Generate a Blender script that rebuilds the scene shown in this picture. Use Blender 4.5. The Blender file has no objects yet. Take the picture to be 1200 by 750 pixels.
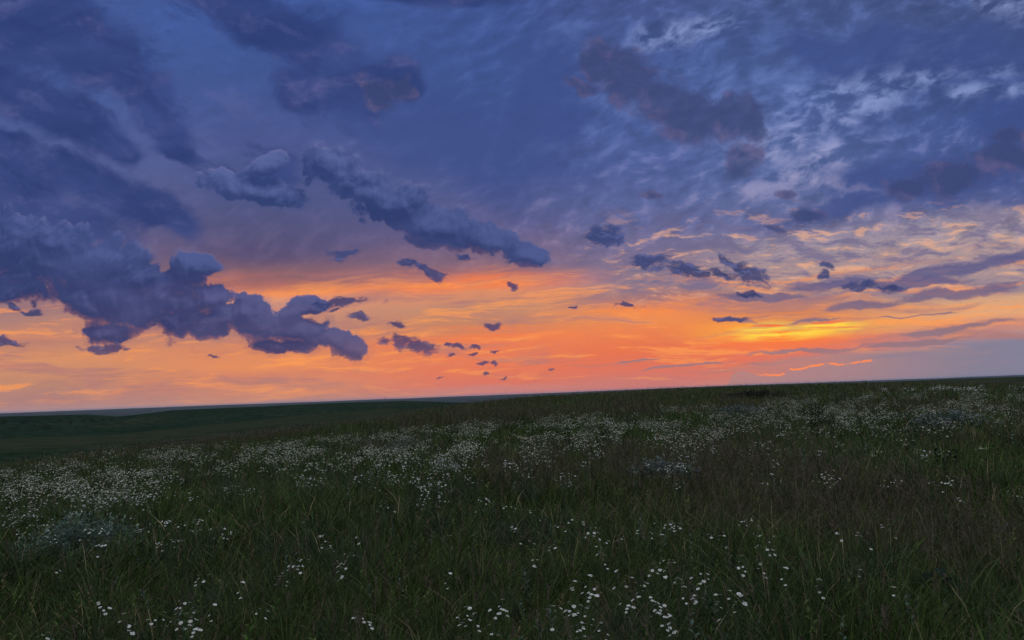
import bpy, math, random
import numpy as np
from mathutils import Vector, Matrix, noise as mnoise
scene = bpy.context.scene
col = scene.collection
PI = math.pi

# ------------------------------------------------------------------ camera
F_PX = 873.0                      # focal length in photograph pixels (1200 wide)
PITCH, ROLL = math.radians(5.64), math.radians(2.13)
EYE = Vector((0, 0, 1.6))
cam_d = bpy.data.cameras.new('camera')
cam_d.sensor_width = 36.0
cam_d.lens = 36.0*F_PX/1200.0
cam_d.clip_start = 0.05
cam_d.clip_end = 200000.0
cam = bpy.data.objects.new('camera', cam_d)
col.objects.link(cam)
cam.location = EYE
# the frame leans a little: the horizon climbs to the right
CAM_M = Matrix.Rotation(PI/2 + PITCH, 3, 'X') @ Matrix.Rotation(-ROLL, 3, 'Z')
cam.rotation_euler = CAM_M.to_euler()
scene.camera = cam

def ray(px, py):
    return (CAM_M @ Vector(((px-600)/F_PX, (375-py)/F_PX, -1))).normalized()
def uv(px, py):
    d = ray(px, py)
    return (d.x/d.y, d.z/d.y)

def s2l(c):
    return tuple(((x/255)/12.92 if x/255 <= .04045 else ((x/255+.055)/1.055)**2.4) for x in c)

# ------------------------------------------------------------------ node helper
class NT:
    def __init__(s, tree): s.t = tree; s.n = tree.nodes; s.l = tree.links
    def put(s, inp, v):
        if isinstance(v, bpy.types.NodeSocket): s.l.new(v, inp)
        elif v is not None:
            try: inp.default_value = v
            except (TypeError, ValueError): inp.default_value = tuple(v)+(1,)
    def m(s, op, a, b=None, c=None, clamp=False):
        n = s.n.new('ShaderNodeMath'); n.operation = op; n.use_clamp = clamp
        for i, v in enumerate((a, b, c)):
            if v is not None: s.put(n.inputs[i], v)
        return n.outputs[0]
    def vm(s, op, a, b=None, scale=None):
        n = s.n.new('ShaderNodeVectorMath'); n.operation = op
        s.put(n.inputs[0], a)
        if b is not None: s.put(n.inputs[1], b)
        if scale is not None: s.put(n.inputs['Scale'], scale)
        return n.outputs['Value'] if op in ('LENGTH', 'DOT_PRODUCT', 'DISTANCE') else n.outputs[0]
    def xyz(s, x, y, z=0.0):
        n = s.n.new('ShaderNodeCombineXYZ'); s.put(n.inputs[0], x); s.put(n.inputs[1], y); s.put(n.inputs[2], z)
        return n.outputs[0]
    def sep(s, v):
        n = s.n.new('ShaderNodeSeparateXYZ'); s.put(n.inputs[0], v); return n.outputs
    def noise(s, v, scale, detail=4, rough=.55, dist=0.0, colour=False, lac=2.0):
        n = s.n.new('ShaderNodeTexNoise'); n.noise_dimensions = '3D'
        s.put(n.inputs['Vector'], v); n.inputs['Scale'].default_value = scale
        n.inputs['Detail'].default_value = detail; n.inputs['Roughness'].default_value = rough
        n.inputs['Distortion'].default_value = dist; n.inputs['Lacunarity'].default_value = lac
        return n.outputs['Color' if colour else 'Fac']
    def wob(s, v, scale, detail, amp):
        # two unlike noises as a push in x and y
        a = s.m('MULTIPLY', s.m('SUBTRACT', s.noise(v, scale, detail, .5), .5), amp)
        b = s.m('MULTIPLY', s.m('SUBTRACT', s.noise(s.vm('ADD', v, (17.3, 5.1, 3.7)), scale, detail, .5), .5), amp)
        return s.xyz(a, b, 0.0)
    def voro(s, v, scale, detail=2, rough=.5):
        n = s.n.new('ShaderNodeTexVoronoi'); n.voronoi_dimensions = '2D'; n.feature = 'F1'; n.normalize = True
        s.put(n.inputs['Vector'], v); n.inputs['Scale'].default_value = scale
        n.inputs['Detail'].default_value = detail; n.inputs['Roughness'].default_value = rough
        return n.outputs['Distance']
    def ss(s, v, a, b, lo=0.0, hi=1.0, lin=False):
        n = s.n.new('ShaderNodeMapRange'); n.interpolation_type = 'LINEAR' if lin else 'SMOOTHSTEP'; n.clamp = False
        for k, x in zip((0, 1, 2, 3, 4), (v, a, b, lo, hi)): s.put(n.inputs[k], x)
        return n.outputs[0]
    def mix(s, f, a, b, blend='MIX'):
        n = s.n.new('ShaderNodeMix'); n.data_type = 'RGBA'; n.blend_type = blend
        s.put(n.inputs[0], f); s.put(n.inputs[6], a); s.put(n.inputs[7], b)
        return n.outputs[2]
    def ramp(s, f, stops, interp='LINEAR'):
        n = s.n.new('ShaderNodeValToRGB'); s.put(n.inputs[0], f)
        e = n.color_ramp.elements; n.color_ramp.interpolation = interp
        stops = sorted(stops)
        while len(e) < len(stops): e.new(0.5)
        for el, (p, c) in zip(e, stops): el.position = p
        for el, (p, c) in zip(e, stops): el.color = (tuple(c)+(1,))[:4]
        return n.outputs[0]
    def curve(s, f, pts):
        n = s.n.new('ShaderNodeFloatCurve'); s.put(n.inputs[1], f)
        c = n.mapping.curves[0]
        while len(c.points) < len(pts): c.points.new(.5, .5)
        for p, (x, y) in zip(c.points, sorted(pts)): p.location = (x, y); p.handle_type = 'VECTOR'
        n.mapping.update()
        return n.outputs[0]

def ell_params(cx, cy, a, b, ang):
    """an ellipse of the photograph's sky as centre, radii and angle in the sky's own (u, v) chart"""
    c = Vector(uv(cx, cy)); t = math.radians(ang)
    pa = Vector(uv(cx+a*math.cos(t), cy+a*math.sin(t))) - c
    pb = Vector(uv(cx-b*math.sin(t), cy+b*math.cos(t))) - c
    return c, pa.length, pb.length, math.atan2(pa.y, pa.x)

def field_group(name, ells, warp, wscale, fb_scale, fb_amp, vo_scale, vo_amp, stretch=1.0, smooth=.12, wdetail=2, fdetail=6, grow=1.0):
    """vector (u,v,0) -> cloud field: above 0 inside the cloud"""
    g = bpy.data.node_groups.new(name, 'ShaderNodeTree')
    g.interface.new_socket('p', in_out='INPUT', socket_type='NodeSocketVector')
    g.interface.new_socket('f', in_out='OUTPUT', socket_type='NodeSocketFloat')
    g.interface.new_socket('n', in_out='OUTPUT', socket_type='NodeSocketFloat')
    T = NT(g)
    p = g.nodes.new('NodeGroupInput').outputs[0]
    pw = T.vm('ADD', p, T.wob(p, wscale, wdetail, warp*2))
    q = None
    for e in ells:
        c, a, b, ang = ell_params(*e[:5]); a *= grow; b *= grow
        ca, sa = math.cos(ang), math.sin(ang)
        # rotated, scaled offset from the centre, written as a squared length of two dot products
        d1 = T.m('SUBTRACT', T.vm('DOT_PRODUCT', pw, (ca/a, sa/a, 0)), (c.x*ca + c.y*sa)/a)
        d2 = T.m('SUBTRACT', T.vm('DOT_PRODUCT', pw, (-sa/b, ca/b, 0)), (-c.x*sa + c.y*ca)/b)
        L = T.m('SQRT', T.m('MULTIPLY_ADD', d1, d1, T.m('MULTIPLY', d2, d2)))
        q = L if q is None else (T.m('SMOOTH_MIN', q, L, smooth) if smooth else T.m('MINIMUM', q, L))
    ps = T.vm('MULTIPLY', pw, (1/stretch, 1, 1)) if stretch != 1 else pw
    nz = None
    if fb_amp:
        nz = T.m('MULTIPLY', T.m('SUBTRACT', T.noise(ps, fb_scale, fdetail, .65), .5), fb_amp*2)
    if vo_amp:
        nv = T.m('MULTIPLY', T.m('SUBTRACT', .35, T.voro(ps, vo_scale, 3, .6)), vo_amp*2)
        nz = nv if nz is None else T.m('ADD', nz, nv)
    f = T.m('SUBTRACT', 1.0, q)
    if nz is not None: f = T.m('ADD', f, nz)
    o = g.nodes.new('NodeGroupOutput'); g.links.new(f, o.inputs[0])
    if nz is not None: g.links.new(nz, o.inputs[1])
    return g

def build_world():
    w = bpy.data.worlds.new('World'); scene.world = w; w.use_nodes = True
    t = w.node_tree; t.nodes.clear(); T = NT(t)
    tc = t.nodes.new('ShaderNodeTexCoord').outputs['Generated']
    x, y, z = T.sep(tc)
    yc = T.m('MAXIMUM', y, .15)
    behind = T.m('MULTIPLY', T.m('MAXIMUM', T.m('SUBTRACT', .15, y), 0.0), 10.0)
    u = T.m('ADD', T.m('DIVIDE', x, yc), behind)
    v = T.m('DIVIDE', z, yc)
    P = T.xyz(u, v, 0.0)
    # plane chart for the high cloud deck: ripples shrink towards the horizon
    zc = T.m('ADD', T.m('MAXIMUM', z, 0.0), .07)
    Q = T.xyz(T.m('DIVIDE', x, zc), T.m('DIVIDE', y, zc), 0.0)

    # ---- the glow of the evening sky, sampled as five upright columns
    cols = {
     30:  [(0,(70,94,165)),(90,(74,94,160)),(180,(90,100,158)),(260,(104,96,138)),(345,(150,118,128)),(375,(178,130,118)),(392,(206,136,108)),(402,(186,128,112)),(425,(216,146,104)),(445,(190,136,112)),(462,(176,130,122)),(478,(178,140,138))],
     300: [(0,(70,98,178)),(90,(64,88,158)),(180,(76,82,140)),(240,(80,78,120)),(290,(92,80,114)),(313,(130,96,108)),(326,(172,108,102)),(337,(244,146,86)),(352,(216,150,122)),(385,(190,134,116)),(410,(216,136,100)),(430,(228,142,96)),(442,(212,132,104)),(452,(218,140,106)),(468,(190,138,124))],
     580: [(0,(64,86,158)),(100,(62,84,152)),(200,(74,84,142)),(270,(98,92,136)),(308,(130,104,126)),(322,(162,108,112)),(333,(242,128,78)),(345,(218,140,104)),(360,(196,140,112)),(380,(200,134,100)),(394,(240,128,80)),(405,(234,126,86)),(430,(230,122,88)),(450,(220,118,98)),(458,(206,130,120))],
     760: [(0,(74,88,150)),(90,(76,96,162)),(190,(78,92,152)),(260,(96,102,150)),(300,(120,110,142)),(335,(146,124,138)),(350,(164,118,120)),(362,(246,140,76)),(376,(238,142,84)),(392,(236,130,80)),(410,(232,116,78)),(430,(224,116,92)),(450,(206,122,112))],
     920: [(0,(74,88,142)),(60,(78,98,160)),(130,(92,112,174)),(200,(88,104,158)),(262,(106,110,152)),(295,(156,140,152)),(325,(176,146,144)),(352,(168,128,124)),(371,(220,134,84)),(383,(255,168,60)),(392,(255,176,62)),(402,(252,124,62)),(418,(228,118,92)),(440,(214,122,106)),(450,(200,130,124))],
     1160:[(0,(70,84,138)),(100,(64,82,142)),(200,(68,84,144)),(245,(82,92,142)),(266,(160,146,158)),(300,(172,150,152)),(338,(160,136,142)),(350,(214,164,128)),(364,(232,168,120)),(380,(214,142,118)),(392,(180,136,136)),(405,(146,132,150)),(440,(150,140,154))],
    }
    # streaky warp of the glow
    Pb = T.vm('ADD', P, T.wob(T.vm('MULTIPLY', P, (1, 2.5, 1)), 6, 4, .035))
    st1 = T.noise(T.vm('MULTIPLY', Pb, (2.2, 26, 1)), 1.0, 5, .6, .6)
    st2 = T.noise(T.vm('MULTIPLY', Pb, (6.0, 62, 1)), 1.0, 6, .66, .4)
    big = T.noise(P, 3.0, 3, .5)
    low = T.ss(v, .30, .14)                                  # 1 in the sunset belt
    vw = T.m('ADD', v, T.m('MULTIPLY', T.m('SUBTRACT', st1, .5), T.m('ADD', .012, T.m('MULTIPLY', low, .034))))
    vw = T.m('ADD', vw, T.m('MULTIPLY', T.m('SUBTRACT', big, .5), T.m('MULTIPLY', T.ss(v, .02, .30), .10)))
    VM = .62
    cc = None; pu = None
    vq = T.m('DIVIDE', vw, VM)
    for xx, st in cols.items():
        stops = [(max(0., min(1., uv(xx, yy)[1]/VM)), s2l(c)) for yy, c in st]
        r = T.ramp(vq, stops)
        uu = uv(xx, 400)[0]
        cc = r if cc is None else T.mix(T.ss(u, pu, uu), cc, r)
        pu = uu
    # bright threads and dull threads in the belt
    belt = T.m('MULTIPLY', T.ss(v, .19, .13), T.ss(v, -.01, .03))
    thr = T.m('MULTIPLY', T.ss(st2, .50, .62), belt)
    cc = T.mix(T.m('MULTIPLY', thr, .65), cc, s2l((255, 158, 84)))
    dul = T.m('MULTIPLY', T.ss(T.noise(T.vm('MULTIPLY', Pb, (3.6, 30, 1)), 1.0, 6, .64, .4), .50, .62), belt)
    cc = T.mix(T.m('MULTIPLY', dul, .70), cc, s2l((176, 122, 118)))
    # fire round the place where the sun went down
    sun = field_group('sun_glow', [(920,394,58,7,-2),(900,386,34,6,-2),(965,387,48,7,-8)], .012, 9, 1,0,1,0)
    def G(grp, vec, nz=False):
        n = t.nodes.new('ShaderNodeGroup'); n.node_tree = grp; T.put(n.inputs[0], vec)
        return n.outputs if nz == 2 else n.outputs[1 if nz else 0]
    thin = T.noise(T.vm('MULTIPLY', P, (7, 120, 1)), 1.0, 4, .6, .7)
    sg = T.ss(G(sun, P), -.5, .7)
    cc = T.mix(T.m('MULTIPLY', sg, T.ss(thin, .40, .56)), cc, s2l((255, 214, 74)))
    cc = T.mix(T.m('MULTIPLY', sg, T.ss(thin, .45, .33)), cc, s2l((255, 110, 50)))

    # ---- rippled high cloud over the upper right
    def rot(vec, ang, sx, sy):
        n = t.nodes.new('ShaderNodeMapping'); n.vector_type = 'TEXTURE'; T.put(n.inputs[0], vec)
        n.inputs['Rotation'].default_value = (0, 0, math.radians(ang)); n.inputs['Scale'].default_value = (sx, sy, 1)
        return n.outputs[0]
    Pw = T.vm('ADD', P, T.wob(P, 10, 5, .045))
    R1 = rot(Pw, 20, 1.9, 1)
    rip = T.m('ADD', T.m('MULTIPLY', T.noise(R1, 42, 5, .60), .80), T.m('MULTIPLY', T.voro(R1, 50, 2, .5), .34))
    rip2 = T.noise(rot(P, 14, 1.8, 1), 9, 4, .6)
    ripm = T.m('ADD', T.m('MULTIPLY', rip, .72), T.m('MULTIPLY', rip2, .28))
    zone = T.m('MULTIPLY', T.ss(u, -.28, .22), T.ss(v, .15, .22))
    left_dim = T.m('ADD', T.m('MULTIPLY', zone, .85), .15)
    hi = T.m('MULTIPLY', T.m('MULTIPLY', T.ss(ripm, .51, .62), left_dim), .22)
    tint = T.ramp(T.m('DIVIDE', v, .6), [(.2, s2l((214,160,140))), (.42, s2l((176,158,178))), (.6, s2l((122,142,200))), (1, s2l((110,136,206)))])
    cc = T.mix(hi, cc, tint)
    lo_ = T.m('MULTIPLY', T.m('MULTIPLY', T.ss(ripm, .51, .42), left_dim), .35)
    dt = T.ramp(T.m('DIVIDE', v, .6), [(.2, s2l((128,108,130))), (.42, s2l((78,86,134))), (.6, s2l((60,76,136))), (1, s2l((56,72,130)))])
    cc = T.mix(lo_, cc, dt)
    mott = T.m('ADD', 1.0, T.m('MULTIPLY', T.m('MULTIPLY', T.m('SUBTRACT', rip, .49), T.m('ADD', .5, T.m('MULTIPLY', zone, .9))), T.ss(v, .10, .22)))
    cc = T.vm('MULTIPLY', cc, T.xyz(mott, mott, mott))
    cc = T.mix(T.m('MULTIPLY', T.ss(v, .16, .30), .24), cc, s2l((88, 112, 160)))
    dim = T.ss(v, .22, .5, 1.0, .84)
    cc = T.vm('MULTIPLY', cc, T.xyz(dim, dim, dim))
    # flat mottling between the deck and the belt
    mot = T.noise(T.vm('MULTIPLY', Pw, (16, 62, 1)), 1.0, 6, .66)
    mz = T.m('MULTIPLY', T.m('MULTIPLY', T.ss(v, .09, .14), T.ss(v, .26, .20)), T.ss(u, .02, .25))
    cc = T.mix(T.m('MULTIPLY', T.m('MULTIPLY', T.ss(mot, .52, .40), mz), .75), cc, s2l((112, 106, 142)))
    cc = T.mix(T.m('MULTIPLY', T.m('MULTIPLY', T.ss(mot, .53, .64), mz), .6), cc, s2l((240, 178, 140)))
    # the pale opening
    og = field_group('pale_opening', [(985,118,100,24,-20),(930,150,60,18,-20),(1085,90,70,9,-6),(800,35,40,10,-10),(960,190,60,14,-25),(1150,115,50,9,-10),(1190,10,30,14,0),(985,215,40,5,0)], .05, 7, 10,1.2,1,0, wdetail=4)
    om = T.m('MULTIPLY', T.ss(G(og, P), -1.1, .6), T.ss(ripm, .44, .60))
    cc = T.mix(T.m('MULTIPLY', om, .62), cc, T.ramp(T.m('DIVIDE', v, .6), [(.4, s2l((176,166,196))), (.65, s2l((146,162,210)))]))
    # dark banks of the deck
    bk = field_group('dark_banks', [(1090,55,150,34,-4),(960,70,60,24,20),(1100,215,140,34,-8),(1180,150,60,40,0),(1000,250,110,16,-8),(560,170,140,70,20),(640,120,60,70,10)], 0.06, 5, 7,1.0,1,0, wdetail=4)
    bm = T.ss(G(bk, P), -.25, .55)
    cc = T.mix(T.m('MULTIPLY', bm, .75), cc, s2l((62, 79, 136)))

    # ---- slate bars, lower right
    bars = field_group('slate_bars', [(1130,315,110,10,-9),(1000,333,80,7,-4),(1120,345,100,7,-7),(1010,360,62,5,-6),(960,375,30,2.5,-5),(1080,333,70,6,-6),(895,346,60,4,2),(860,376,30,4,0),
             (1110,388,70,4,-8),(950,410,90,2.6,-3),(1060,405,90,3,-6),(800,430,70,1.8,-6),(925,423,60,2,-3),(1070,372,60,1.6,-5),(740,424,30,1.5,-2)],
             .018, 14, 40,1.5,1,0, stretch=4.0, wdetail=4)
    cc = T.mix(T.m('MULTIPLY', T.ss(G(bars, P), -.15, .50), .85), cc,
               T.ramp(T.m('DIVIDE', v, .3), [(.1, s2l((150,122,130))), (.3, s2l((128,108,128))), (.45, s2l((90,90,134))), (1, s2l((84,90,138)))]))

    # ---- grey veil and far thunderhead with a burning rim
    def chart(pts):
        return [((uv(a, b)[0]+.8)/1.7, uv(a, b)[1]/.12) for a, b in pts]
    uq = T.m('DIVIDE', T.m('ADD', u, .8), 1.7)
    vb = T.m('MULTIPLY', T.curve(uq, [(0, 0), *chart([(820,449),(870,424),(930,414),(1000,410),(1080,405),(1140,399),(1200,394)]), (1, .66)]), .12)
    d = T.m('SUBTRACT', vb, T.m('ADD', v, T.m('MULTIPLY', T.m('SUBTRACT', st1, .5), .008)))
    veil = T.ss(d, -.002, .010)
    vc = T.ramp(T.m('MULTIPLY', T.m('SUBTRACT', u, .25), 2.0), [(0, s2l((206,124,108))), (.35, s2l((176,130,130))), (.5, s2l((144,128,142))), (1, s2l((124,127,152)))])
    veil = T.m('MULTIPLY', veil, T.ss(u, .22, .38))
    cc = T.mix(T.m('MULTIPLY', veil, .9), cc, vc)
    vb2 = T.m('MULTIPLY', T.curve(uq, [(0, 0), *chart([(850,460),(856,440),(862,436),(872,433.5),(879,436.5),(886,439.5),(900,438.5),(912,440),(920,438),(924,431.5),(930,433.5),(938,432),(950,429),(962,427.5),(970,425),(977,426),(986,427.5),(996,426),(1010,423)]), (.99, .5)]), .12)
    edge = T.noise(T.vm('MULTIPLY', P, (160, 60, 1)), 1.0, 3, .6)
    d2 = T.m('SUBTRACT', T.m('ADD', vb2, T.m('MULTIPLY', T.m('SUBTRACT', edge, .5), .004)), v)
    th = T.m('MULTIPLY', T.m('MULTIPLY', T.ss(d2, -.0004, .0008), T.ss(u, .62, .45)), T.ss(u, .26, .28))
    cc = T.mix(T.m('MULTIPLY', th, .8), cc, T.ramp(T.m('MULTIPLY', T.m('SUBTRACT', u, .25), 3.0), [(0, s2l((182,132,128))), (1, s2l((158,132,142)))]))
    rim = T.m('MULTIPLY', T.ss(T.m('ABSOLUTE', T.m('SUBTRACT', d2, .0004)), .0021, .0005), T.m('MULTIPLY', T.ss(u, .315, .345), T.ss(u, .482, .478)))
    rim = T.m('MULTIPLY', rim, T.ss(T.noise(P, 75, 3), .36, .52))
    cc = T.mix(rim, cc, s2l((255, 140, 84)))

    # ---- soft broad masses, upper left, and purple-brown shreds
    soft = field_group('soft_masses', [(30,35,120,58,8),(110,62,70,40,25),(165,105,62,24,38),(205,145,40,15,40),(225,175,30,10,20),
             (20,108,60,30,25),(90,140,85,26,24),(140,165,40,16,15),(0,165,40,16,0),(25,205,90,30,10),(30,250,110,30,10),
             (260,-8,80,26,10),(325,22,95,34,22),(390,60,60,38,35),(420,105,48,38,30),(355,105,40,24,30),(466,100,18,26,-20),(520,-8,120,14,3),
             (145,228,72,24,18),(175,255,60,18,18),(95,205,50,22,25),(320,195,24,18,20)],
             .06, 5, 9,.85,1,0, stretch=1.7, smooth=.4, wdetail=5, grow=1.24)
    sf, sn = G(soft, P, 2); sn2 = G(soft, T.vm('ADD', P, (.014, .026, 0)), True)
    sd = T.ss(sf, -.12, .40)
    sl = T.ss(T.m('SUBTRACT', sn, sn2), .0, .55)
    shade = T.noise(T.vm('MULTIPLY', P, (4, 8, 1)), 1.0, 5, .55, .4)
    sdark = T.mix(T.ss(shade, .35, .65), s2l((44, 61, 114)), s2l((60, 76, 132)))
    scol = T.mix(T.m('MULTIPLY', sl, .9), sdark, s2l((98, 100, 152)))
    cc = T.mix(T.m('MULTIPLY', sd, .92), cc, scol)
    wz = T.m('MULTIPLY', T.ss(u, -.12, -.32), T.ss(v, .22, .30))
    wn = T.noise(rot(T.vm('ADD', P, T.wob(P, 5, 4, .10)), -32, 2.8, 1), 22, 6, .62)
    cc = T.mix(T.m('MULTIPLY', T.m('MULTIPLY', T.ss(wn, .54, .70), wz), .40), cc, s2l((92, 100, 154)))
    cc = T.mix(T.m('MULTIPLY', T.m('MULTIPLY', T.ss(wn, .48, .36), wz), .45), cc, s2l((44, 58, 110)))
    brown = field_group('brown_shreds', [(700,75,34,26,25),(738,96,52,30,35),(792,130,60,30,18),(850,142,50,26,5),(882,150,26,14,25),(868,190,24,18,-20),(678,106,26,9,10),(446,112,26,16,30),(474,98,14,20,-20),
             (1120,208,60,22,-4),(1176,180,46,22,0),(1065,220,30,14,10),(948,252,24,9,10),(908,271,16,5,5),(1180,155,30,10,0),(762,231,9,6,0),(925,228,12,6,0)],
             .032, 9, 16,1.1,34,.3, smooth=.25, wdetail=5)
    bf = G(brown, P); bn = G(brown, P, True); bn2 = G(brown, T.vm('ADD', P, (-.014, -.018, 0)), True)
    bd = T.ss(bf, -.20, .42)
    bl = T.ss(T.m('ADD', T.m('SUBTRACT', bn, bn2), T.m('MULTIPLY', bf, -.35)), -.25, .40)
    bcol = T.mix(bl, s2l((60, 70, 114)), s2l((96, 90, 130)))
    cc = T.mix(T.m('MULTIPLY', bd, .78), cc, bcol)

    # ---- heavy dark cumulus
    cum = field_group('heavy_cumulus', [(8,280,58,34,0),(68,284,48,32,12),(40,325,72,28,5),(115,305,46,32,12),(100,346,56,24,15),(160,322,38,28,22),(150,362,48,22,15),(196,345,36,24,10),(205,374,44,18,8),(128,386,42,12,4),
             (228,309,32,15,0),(212,326,26,15,0),(246,350,28,16,10),(248,380,34,16,8),(292,362,32,19,0),(345,360,26,13,-12),(372,353,14,9,0),(298,384,44,15,12),(350,384,38,17,12),(332,406,34,11,2),(386,396,26,12,12),(414,405,24,10,16),
             (300,222,56,18,14),(312,192,20,14,0),(395,205,40,28,30),(445,232,56,28,30),(480,235,30,24,30),(515,266,58,23,18),(572,284,46,17,12),(618,298,24,12,12),
             (20,342,50,12,0),(155,340,78,36,20),(60,310,90,38,10),(330,384,66,19,10),(210,355,50,30,12),(262,368,40,18,10)],
             .022, 10, 15,.80,23,.85, smooth=.13, wdetail=5, grow=1.03, fdetail=7)
    small = field_group('small_cumulus', [(402,299,19,7,0),(484,310,14,7,20),(502,319,20,7,22),(400,353,37,5.5,-3),(420,370,13,6,12),(395,362,8,3,0),(464,379,9,4,0),(483,404,40,9,14),(452,399,10,7,10),(575,382,10,4,0),(121,410,28,6,-4),(8,401,24,7,14),(250,418,8,2,0),
             (710,277,22,14,0),(764,306,24,9,0),(803,314,24,10,8),(824,323,14,6,12),(846,320,18,5,10),(852,302,12,6,20),(876,319,25,9,32),(880,328,14,8,0),(646,433,4,2,0),(598,336,8,4,35),(524,402,4,2,0),(538,404,10,3,10),(557,406,7,3,15),(555,414,4,2,0),(579,414,4,2,0),(530,416,6,3,-5),
             (564,425,5,2,0),(577,426,5,3,0),(570,437,4,2,0),(517,440,5,2,0),(590,441,3,1.5,0),(1008,336,22,6,0),(1045,340,20,4,-4),(968,312,8,5,30),(965,322,7,4,0),(852,375,22,3.5,0),(735,357,14,2,3),(12,357,14,4,30),(545,300,10,5,0),(670,358,12,2,2),(880,345,22,3,5),(38,365,18,4,10)],
             .014, 36, 70,1.5,80,.5, stretch=1.9, smooth=.1, wdetail=4)
    cf, cn = G(cum, P, 2); cf2, cn2 = G(cum, T.vm('ADD', P, (.007, .020, 0)), 2)
    cd = T.ss(cf, -.06, .20)
    fringe = T.m('MULTIPLY', T.ss(T.m('ADD', cf, T.m('MULTIPLY', T.m('SUBTRACT', rip, .49), 2.4)), -.36, .20), .28)
    cd = T.m('MAXIMUM', cd, fringe)
    # blue overhead light on tops and shade on bases, painted into the cloud colour
    cn3 = G(cum, T.vm('ADD', P, (.004, .008, 0)), True)
    top = T.m('ADD', T.m('MULTIPLY', T.m('SUBTRACT', T.m('SUBTRACT', cf, cn), T.m('SUBTRACT', cf2, cn2)), .75), T.m('MULTIPLY', T.m('SUBTRACT', cn, cn3), 1.0))
    cl = T.ss(top, -.15, .95)
    tex = T.noise(T.vm('MULTIPLY', P, (8, 16, 1)), 1.0, 5, .55, .5)
    vd = T.m('DIVIDE', v, .4)
    dark = T.ramp(vd, [(.05, s2l((84,76,108))), (.20, s2l((52,60,106))), (.34, s2l((45,59,106))), (1, s2l((48,64,116)))])
    lite = T.ramp(vd, [(.05, s2l((132,98,110))), (.22, s2l((92,92,136))), (.42, s2l((80,92,146))), (1, s2l((98,112,168)))])
    dark = T.mix(T.ss(tex, .38, .72), dark, T.mix(.35, dark, lite))
    ccol = T.mix(T.m('MULTIPLY', cl, .80), dark, lite)
    # thin torn edges let the sky through and take its colour
    ccol = T.mix(T.m('MULTIPLY', T.ss(cf, .22, -.05), .30), ccol, T.mix(.5, cc, lite))
    crest = T.m('MULTIPLY', T.ss(cf, .30, .04), T.ss(top, .25, .9))
    ccol = T.mix(T.m('MULTIPLY', crest, .45), ccol, T.mix(.5, lite, s2l((160, 140, 168))))
    under = T.m('MULTIPLY', T.m('MULTIPLY', T.ss(top, .05, -.50), T.ss(cf, .60, .05)), T.ss(v, .26, .10))
    ccol = T.mix(T.m('MULTIPLY', under, .45), ccol, s2l((168, 108, 104)))
    cc = T.mix(T.m('MULTIPLY', cd, .97), cc, ccol)
    mf = G(small, P); mn = G(small, P, True); mn2 = G(small, T.vm('ADD', P, (.002, .004, 0)), True)
    md = T.ss(mf, -.22, .50)
    mcol = T.mix(T.ss(T.m('SUBTRACT', mn, mn2), .05, .6), dark, lite)
    mcol = T.mix(T.ss(mf, .35, -.05, 0, .35), mcol, cc)
    cc = T.mix(T.m('MULTIPLY', md, .88), cc, mcol)

    # ---- overhead and behind: unseen sky, brightened to light the meadow
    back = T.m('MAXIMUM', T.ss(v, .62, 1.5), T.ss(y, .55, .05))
    bc = T.mix(T.ss(T.noise(Q, 1.3, 5, .55), .4, .62), FILL_SKY_A, FILL_SKY_B)
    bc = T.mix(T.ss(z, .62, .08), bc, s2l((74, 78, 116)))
    earth = T.ss(z, -.02, -.05)
    def BG(c, st):
        b = t.nodes.new('ShaderNodeBackground'); T.put(b.inputs[0], c); b.inputs[1].default_value = st; return b.outputs[0]
    def MS(f, a, b):
        n = t.nodes.new('ShaderNodeMixShader'); T.put(n.inputs[0], f); t.links.new(a, n.inputs[1]); t.links.new(b, n.inputs[2]); return n.outputs[0]
    sky = t.nodes.new('ShaderNodeTexSky'); sky.sky_type = 'NISHITA'; sky.sun_disc = False
    sky.sun_elevation = math.radians(SUN_EL); sky.sun_rotation = math.radians(SUN_AZ)
    front = BG(cc, 1.0)
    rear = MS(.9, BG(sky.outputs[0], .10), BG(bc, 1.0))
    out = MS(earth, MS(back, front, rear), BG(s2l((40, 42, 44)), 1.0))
    o = t.nodes.new('ShaderNodeOutputWorld'); t.links.new(out, o.inputs[0])
    w.cycles.sampling_method = 'MANUAL'; w.cycles.sample_map_resolution = 512

FILL_SKY_A, FILL_SKY_B = (.50, .56, .66), (1.05, 1.12, 1.22)  # raised so the unseen sky lights grass and flowers
SUN_AZ = math.degrees(math.atan(uv(930, 392)[0])); SUN_EL = 1.2
HAZE = True
build_world()

scene.render.engine = 'CYCLES'
scene.view_settings.view_transform = 'Standard'; scene.view_settings.look = 'None'
scene.view_settings.exposure = 0; scene.view_settings.gamma = 1

# =================================================================== terrain
rng = np.random.default_rng(11)
def lattice(seed):
    return np.random.default_rng(seed).random((256, 256))
_LAT = {}
def vnoise(x, y, scale, seed=0, octaves=3):
    """smooth value noise, 0..1, on arrays"""
    if seed not in _LAT: _LAT[seed] = lattice(seed)
    L = _LAT[seed]; out = 0; amp = 1; tot = 0
    x = np.asarray(x)/scale; y = np.asarray(y)/scale
    for _ in range(octaves):
        xi = np.floor(x).astype(int); yi = np.floor(y).astype(int)
        fx = x-xi; fy = y-yi; fx = fx*fx*(3-2*fx); fy = fy*fy*(3-2*fy)
        a = L[xi & 255, yi & 255]; b = L[(xi+1) & 255, yi & 255]
        c = L[xi & 255, (yi+1) & 255]; d = L[(xi+1) & 255, (yi+1) & 255]
        out = out + amp*((a*(1-fx)+b*fx)*(1-fy)+(c*(1-fx)+d*fx)*fy)
        tot += amp; amp *= .5; x = x*2.03+17.7; y = y*2.03+5.3
    return out/tot

def tab(th, pts):
    p = sorted(pts); return np.interp(th, [a for a, b in p], [b for a, b in p])

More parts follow.
